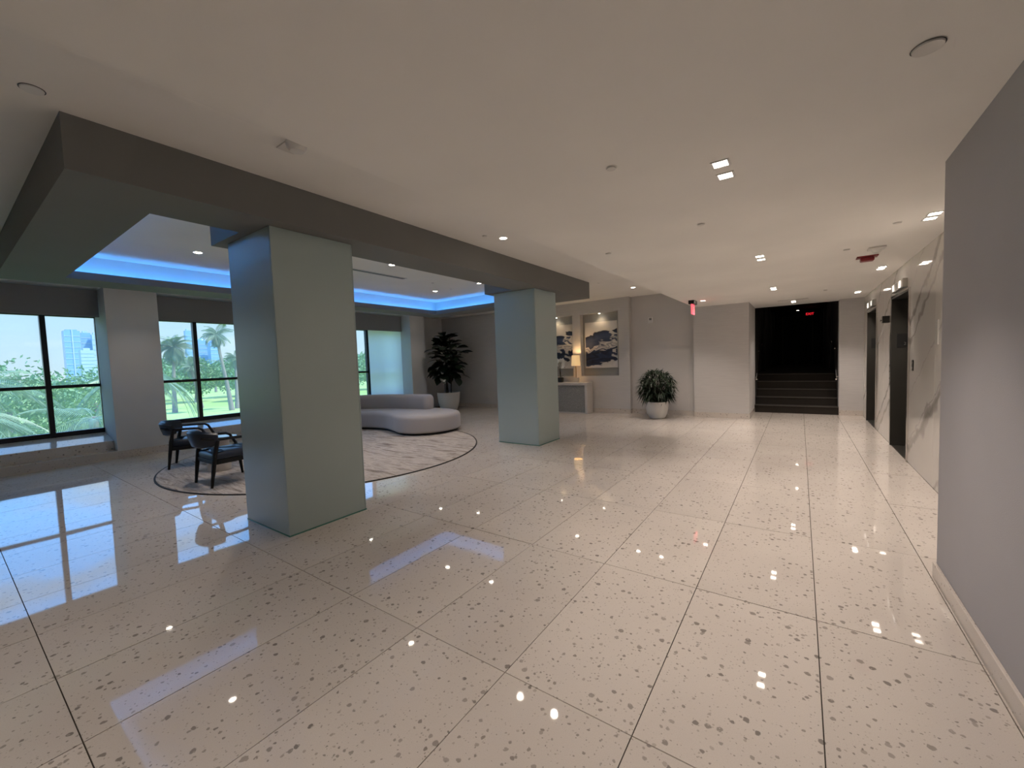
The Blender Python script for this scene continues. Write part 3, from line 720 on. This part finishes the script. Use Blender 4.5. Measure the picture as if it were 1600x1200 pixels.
# ------------------------------------------------------------------ armchairs
def armchair(label, loc, rz):
    t = thing('armchair', label, 'armchair', loc, rz, 'navy armchairs on the rug')
    for s in (-1, 1):
        MB().tube([(.255*s, -.29, 0), (.262*s, -.262, .22), (.268*s, -.235, .42), (.285*s, -.20, .60)], [.016, .024, .027, .022], 8).build('leg', M_wood, t, 0, True)
        MB().tube([(.255*s, .28, 0), (.268*s, .265, .20), (.280*s, .245, .40)], [.016, .023, .027], 8).build('leg', M_wood, t, 0, True)
        MB().tube([(.20*s, -.345, .640), (.265*s, -.28, .628), (.295*s, -.15, .615), (.305*s, .02, .612), (.300*s, .12, .606), (.295*s, .165, .58), (.286*s, .235, .44), (.280*s, .25, .39)], [.022, .024, .023, .022, .021, .021, .023, .026], 8, .85).build('armrest', M_wood, t, 0, True)
    fr = MB()
    fr.box(-.265, .265, -.255, -.215, .29, .345).box(-.27, .27, .215, .255, .29, .345).box(-.28, -.245, -.23, .23, .29, .345).box(.245, .28, -.23, .23, .29, .345)
    fr.build('seat_frame', M_wood, t, .006)
    cs = catmull([(-.235, -.245), (0, -.25), (.235, -.245), (.262, -.2), (.268, 0), (.268, .22), (.24, .285), (0, .295), (-.24, .285), (-.268, .22), (-.268, 0), (-.262, -.2)], 4)
    blob(cs, [(.02, .335), (0, .355), (0, .405), (.02, .432), (.07, .446), (.14, .452)]).build('seat', M_leather, t, 0, True)
    # curved padded back band
    vs = []; nseg = 14; sect = [(-.034, -.095), (-.04, .0), (-.034, .085), (0, .115), (.034, .085), (.04, 0), (.034, -.095), (0, -.118)]
    for i in range(nseg+1):
        a = (i/nseg-.5)*math.radians(128)
        R0 = .31; w = 1-.35*abs(i/nseg-.5)**3*8
        for dr, dz in sect:
            lean = .25*dz
            r_ = R0+dr+lean
            vs.append((math.sin(a)*r_, -.055-math.cos(a)*r_, .620+dz*w))
    k = len(sect); fs = [(i*k+j, i*k+(j+1) % k, (i+1)*k+(j+1) % k, (i+1)*k+j) for i in range(nseg) for j in range(k)]
    fs += [tuple(range(k-1, -1, -1)), tuple(nseg*k+j for j in range(k))]
    MB().add(vs, fs).build('backrest', M_leather, t, 0, True)
    return t
ch = armchair('black framed navy leather armchair standing close to the glass column', (-6.41, 2.28, .017), .02)
dup(ch, (-8.08, 2.42, .017), -.45, 'black framed navy leather armchair turned slightly, close to the window pier')
t = thing('side_table', 'round topped drum side table between the two armchairs', 'side table', (-7.22, 2.46, .013))
MB().lathe([(.15, 0), (.155, .01), (.135, .30), (.15, .47)], 32).build('pedestal', M_stone, t, 0, True)
MB().lathe([(.24, .47), (.25, .476), (.25, .492), (.245, .497)], 40).build('table_top', mat('smoked_glass_top', (.10, .11, .12), .04, ior=1.7), t, 0, True)

# ------------------------------------------------------------------ potted fiddle leaf tree
def leaf_mesh(name, m, L, Wd, fold=.25, droop=.3, n=6, shape='ob'):
    vs = []; fs = []
    for i in range(n+1):
        s = i/n
        w = Wd*.5*(math.sin(PI*s**(1.35 if shape == 'ob' else .9))**.75) if 0 < s < 1 else 0.002
        y = L*s; z = -droop*L*s*s
        vs += [(-w, y, z+fold*w), (0, y, z), (w, y, z+fold*w)]
    for i in range(n):
        a = i*3; fs += [(a, a+1, a+4, a+3), (a+1, a+2, a+5, a+4)]
    me = MB().add(vs, fs).mesh(name, m)
    for p in me.polygons: p.use_smooth = True
    return me
rr = random.Random(21)
t = thing('fiddle_leaf_tree', 'tall dark fiddle leaf fig in a white tapered pot in the corner', 'potted plant', (-9.28, 9.62, 0))
MB().lathe([(.24, 0), (.27, .02), (.335, .25), (.365, .50), (.368, .575), (.345, .575), (.335, .50)], 40).build('pot', M_pot, t, 0, True)
MB().lathe([(.0, .51), (.337, .51)], 32, cap=False).build('soil', M_soil, t)
stems = []
for k in range(3):
    a = 2*PI*k/3+.4; b = Vector((math.cos(a)*.09, math.sin(a)*.09, .5)); top = Vector((math.cos(a+.5)*.13, math.sin(a+.5)*.13, (2.38, 2.1, 1.9)[k]))
    pts = [b.lerp(top, q/5)+Vector((rr.uniform(-.02, .02), rr.uniform(-.02, .02), 0)) for q in range(6)]
    MB().tube(pts, [.022, .02, .018, .016, .012, .008], 8).build('stem', M_stem, t, 0, True); stems.append(pts)
figs = [leaf_mesh('leaf', M_fig, l_, w_, .22, d_) for l_, w_, d_ in ((.42, .28, .3), (.36, .25, .15), (.46, .30, .45))]
for k in range(150):
    pts = stems[k % 3]; z = 1.10+(k/150)**1.05*1.28
    s = min(max((z-.5)/(pts[-1].z-.5), 0), 1); i = min(int(s*5), 4); p = pts[i].lerp(pts[i+1], s*5-i)
    a = k*2.39996+rr.uniform(-.4, .4); f = (z-1.1)/1.28
    el = -.30+1.0*f+rr.uniform(-.25, .25)
    rad = (.26 if f < .6 else .26*(1-f)/.4+.01)*rr.uniform(.1, 1.1)
    o = link('leaf', figs[k % 3], t, (p.x+math.cos(a)*rad, p.y+math.sin(a)*rad, min(z, 2.36)))
    sc = 1.0 if f < .7 else 1-.35*(f-.7)/.3
    o.rotation_euler = (el, rr.uniform(-.4, .4), a-PI/2); o.scale = (sc*rr.uniform(.85, 1.1),)*3

# ------------------------------------------------------------------ potted bush
t = thing('potted_bush', 'round leafy dark green bush in a low white bowl pot in the alcove', 'potted plant', (-2.83, 10.10, 0))
MB().lathe([(.14, 0), (.18, .01), (.235, .12), (.262, .28), (.258, .40), (.235, .40), (.238, .33)], 40).build('pot', M_pot, t, 0, True)
MB().lathe([(0, .345), (.236, .345)], 28, cap=False).build('soil', M_soil, t)
mb = MB(); sm = MB()
rr = random.Random(8)
def frond_leaf(mb, p, d, L, w, droop):
    d = d.normalized(); s = d.cross(Vector((0, 0, 1)));
    if s.length < .05: s = Vector((1, 0, 0))
    s.normalize(); q = [p, p+d*L*.5, p+d*L+Vector((0, 0, -droop))]
    mb.add([q[0]-s*w*.3, q[0]+s*w*.3, q[1]+s*w, q[1]-s*w, q[2]], [(0, 1, 2, 3), (3, 2, 4)])
for k in range(150):
    a = rr.uniform(0, 2*PI); r_ = rr.uniform(0, .17); b = Vector((math.cos(a)*r_, math.sin(a)*r_, .34))
    th = math.acos(rr.uniform(-.62, .98)); ph = rr.uniform(0, 2*PI)
    tip = Vector((0, 0, .75))+Vector((math.sin(th)*math.cos(ph)*.32, math.sin(th)*math.sin(ph)*.32, math.cos(th)*.37))
    mid = b.lerp(tip, .5)+Vector((0, 0, .06))
    sm.tube([b, mid, tip], [.005, .004, .003], 5)
    for q in range(8):
        c = tip if q < 6 else mid.lerp(tip, rr.uniform(.2, .9)); aa = rr.uniform(0, 2*PI)
        d = Vector((math.cos(aa), math.sin(aa), rr.uniform(-.6, .5)))+(tip-Vector((0, 0, .75))).normalized()*.6
        frond_leaf(mb, c, d, rr.uniform(.17, .28), rr.uniform(.012, .018), rr.uniform(.03, .14))
sm.build('stems', M_stem, t)
f_ = mb.build('foliage', M_bush, t); f_['kind'] = 'stuff'

# ------------------------------------------------------------------ outdoors
GZ = -4.0
struct(MB().box(-900, -12.5, -300, 500, GZ-1, GZ).build('lawn', M_grass), 'bright green golf lawn outside')
def frond_mesh(name, m, L, droop, nl, lw, ll):
    mb = MB(); path = []
    for i in range(9):
        s = i/8; path.append(Vector((0, L*s*(1-.12*s*s), .38*L*s-droop*L*s*s*1.25)))
    mb.tube(path, [.03*(1-.85*i/8) for i in range(9)], 5)
    for k in range(nl):
        s = .12+.88*k/nl; i = min(int(s*8), 7); p = path[i].lerp(path[i+1], s*8-i)
        lf = ll*(math.sin(PI*min(1, .15+s*.85))**.6)
        for sg in (-1, 1):
            d = Vector((sg*.95, .55+.3*s, -.35)).normalized(); q = p+d*lf+Vector((0, 0, -.28*lf)); mpt = p+d*lf*.5
            w = Vector((0, lw, 0))
            mb.add([p-w*.4, p+w*.4, mpt+w, mpt-w, q], [(0, 1, 2, 3), (3, 2, 4)])
    return mb.mesh(name, m)
near_f = [frond_mesh('frond', M_frond, 3.0, .75, 44, .013, .80), frond_mesh('frond', M_frond, 2.6, .45, 40, .013, .70), frond_mesh('frond', M_frond, 3.2, 1.0, 44, .013, .85)]
rr = random.Random(4)
def coconut(label, x, y, zc, nf, sc):
    t = thing('coconut_palm', label, 'palm tree', (x, y, GZ), 0, None)
    lx, ly = rr.uniform(-.6, .6), rr.uniform(-.5, .5); h = zc-GZ
    MB().tube([(lx, ly, 0), (lx*.6, ly*.6, h*.35), (lx*.2, ly*.2, h*.7), (0, 0, h)], [.22, .15, .13, .12], 10).build('trunk', M_trunk, t, 0, True)
    for k in range(nf):
        o = link('frond', near_f[k % 3], t, (0, 0, h-.05)); o.rotation_euler = (rr.uniform(-.35, .45)-.5*(k % 2), rr.uniform(-.2, .2), k*2.39996); o.scale = (sc*rr.uniform(.85, 1.1),)*3
coconut('coconut palm with pale arching fronds right outside the window with the skyline towers', -16.2, -.3, .75, 20, .95)
coconut('coconut palm beside the window pier, fronds arching low', -20.0, 3.2, .1, 18, .75)
coconut('taller coconut palm behind the two nearest palms', -25.0, .9, 1.3, 20, 1.0)
coconut('coconut palm standing apart beyond the palm right outside the window', -23.5, -6.0, 1.0, 16, 1.0)
coconut('distant coconut palm above the clump', -27.5, 6.2, 1.4, 18, 1.0)
# crowns behind them
def crown(mb, c, r, n, leaf, rr):
    for _ in range(n):
        while True:
            v = Vector((rr.uniform(-1, 1), rr.uniform(-1, 1), rr.uniform(-1, 1)))
            if .25 < v.length < 1: break
        lump = 1+.22*math.sin(v.x*7+c[0])*math.sin(v.y*6+c[1])*math.sin(v.z*5)
        p = Vector((c[0]+v.x*r[0]*lump, c[1]+v.y*r[1]*lump, c[2]+v.z*r[2]*lump))
        a = Vector((rr.uniform(-1, 1), rr.uniform(-1, 1), rr.uniform(-1, 1))).normalized(); b = a.orthogonal().normalized(); s = leaf*rr.uniform(.6, 1.3)
        mb.add([p-a*s, p+b*s*.45, p+a*s, p-b*s*.45], [(0, 1, 2, 3)])
def tree(label, x, y, h, rx, ry, rz, n, leaf):
    t = thing('shade_tree', label, 'tree', (x, y, GZ), 0, 'trees on the lawn')
    MB().tube([(0, 0, 0), (.15, .1, h*.3), (-.1, .1, h*.6)], [.32, .24, .16], 8).build('trunk', M_trunk, t, 0, True)
    mb = MB(); crown(mb, (0, 0, h-rz), (rx, ry, rz), n, leaf, rr); mb.build('crown', M_crown, t)
tree('dense green tree rising behind the coconut palms', -34, 2.2, 6.3, 3.0, 3.4, 3.0, 6000, .15)
tree('broad green tree behind the coconut palms on the far side', -41, 6.6, 6.0, 3.0, 3.0, 2.9, 5000, .15)
tree('wide shade tree on the lawn beside the bushy headed palm', -92, 28.4, 8.2, 3.6, 4.2, 3.3, 5000, .28)
tree('wide shade tree on the lawn under the leaning palm', -84, 35.6, 8.0, 3.4, 4.2, 3.3, 5000, .28)
tree('shade tree at the back of the lawn between the palms', -104, 26.5, 8.6, 5, 5.5, 3.6, 4500, .30)
tree('shade tree at the back of the lawn seen past the sofa', -84, 60.5, 9.0, 5, 5.5, 3.8, 4500, .30)
tree('shade tree farther back on the lawn past the sheer shade window', -95, 54, 9.0, 5, 5.5, 3.8, 4500, .30)
tree('shade tree at the back of the lawn behind the pier', -100, 38.5, 8.4, 5, 5.5, 3.6, 4500, .30)
far_f = [frond_mesh('frond', M_frondfar, 2.2, .45, 20, .035, .75), frond_mesh('frond', M_frondfar, 2.0, .8, 20, .035, .75)]
def fan_palm(label, x, y, zc, nf, lean, sc=1.0):
    t = thing('fan_palm', label, 'palm tree', (x, y, GZ), 0, 'tall palms on the lawn'); h = zc-GZ
    MB().tube([(-lean[0], -lean[1], 0), (-lean[0]*.5, -lean[1]*.7, h*.35), (-lean[0]*.12, -lean[1]*.2, h*.75), (0, 0, h)], [.34, .22, .18, .15], 10).build('trunk', M_trunk, t, 0, True)
    for k in range(nf):
        o = link('frond', far_f[k % 2], t, (0, 0, h)); o.rotation_euler = (rr.uniform(-1.5, 1.3), rr.uniform(-.5, .5), k*2.39996); o.scale = (sc*rr.uniform(.8, 1.1),)*3
fan_palm('tall bushy headed palm on the lawn, trunk upright', -71.5, 19.9, 5.2, 64, (0, .35), 1.25)
fan_palm('slender palm with a curved trunk and tufted head', -65.7, 23.2, 6.7, 42, (0, -1.2), .95)
fan_palm('leaning palm with thin trunk beside the bushy headed palm', -76, 23.2, 2.4, 30, (0, -.9), .9)
fan_palm('slim palm close to the curved one', -68, 26.2, 3.4, 30, (0, .2), .85)
fan_palm('small palm far back on the lawn', -130, 45, 4.0, 16, (0, .2), 1.0)
# skyline
def tower(label, x, y0, y1, z, m, style):
    c = (y0+y1)/2; hw = (y1-y0)/2
    t = thing('office_tower', label, 'building', (x, c, GZ), 0, 'skyline towers'); h = z-GZ
    MB().box(-hw, hw, -hw, hw, 0, h).build('shaft', m, t)
    if style == 1:
        bx('lift_core', M_tower2, (-hw*.2, hw+.6, -hw*.08, hw*.08, 0, h+1), t); bx('roof_parapet', m, (-hw*.7, hw*.7, -hw*.7, hw*.7, h, h+1.5), t)
    elif style == 2:
        MB().lathe([(hw, 0), (hw*.92, hw*.3), (hw*.6, hw*.62), (.2, hw*.75)], 20, (0, 0, h)).build('dome', m, t, 0, True)
    else:
        bx('penthouse', M_tower2, (-hw*.5, hw*.5, -hw*.5, hw*.5, h, h+2.5), t)
    for q in range(1, 9): bx('floor_band', M_tower2, (hw, hw+.3, -hw, hw, h*q/9, h*q/9+.7), t)
tower('wide haze blue glass office tower with pale central stripe', -700, 93.2, 106.4, 55.3, M_tower, 1)
tower('stepped blue tower next to the wide glass tower', -715, 109.5, 118.0, 54.5, M_tower, 0)
tower('pale grey slim tower beside the stepped blue tower', -705, 117.5, 123.0, 52.0, M_tower2, 0)
tower('low pale block in front of the glass towers', -640, 96.5, 107.0, 30.0, M_tower2, 0)
tower('narrow blue tower behind the bushy headed palm', -700, 209.0, 215.7, 60.0, M_tower, 0)
tower('blue round topped tower beside the narrow one', -720, 229.0, 239.5, 47.5, M_tower, 2)
tower('low blue round topped tower under the slender palm', -700, 236.5, 248.0, 43.5, M_tower, 2)
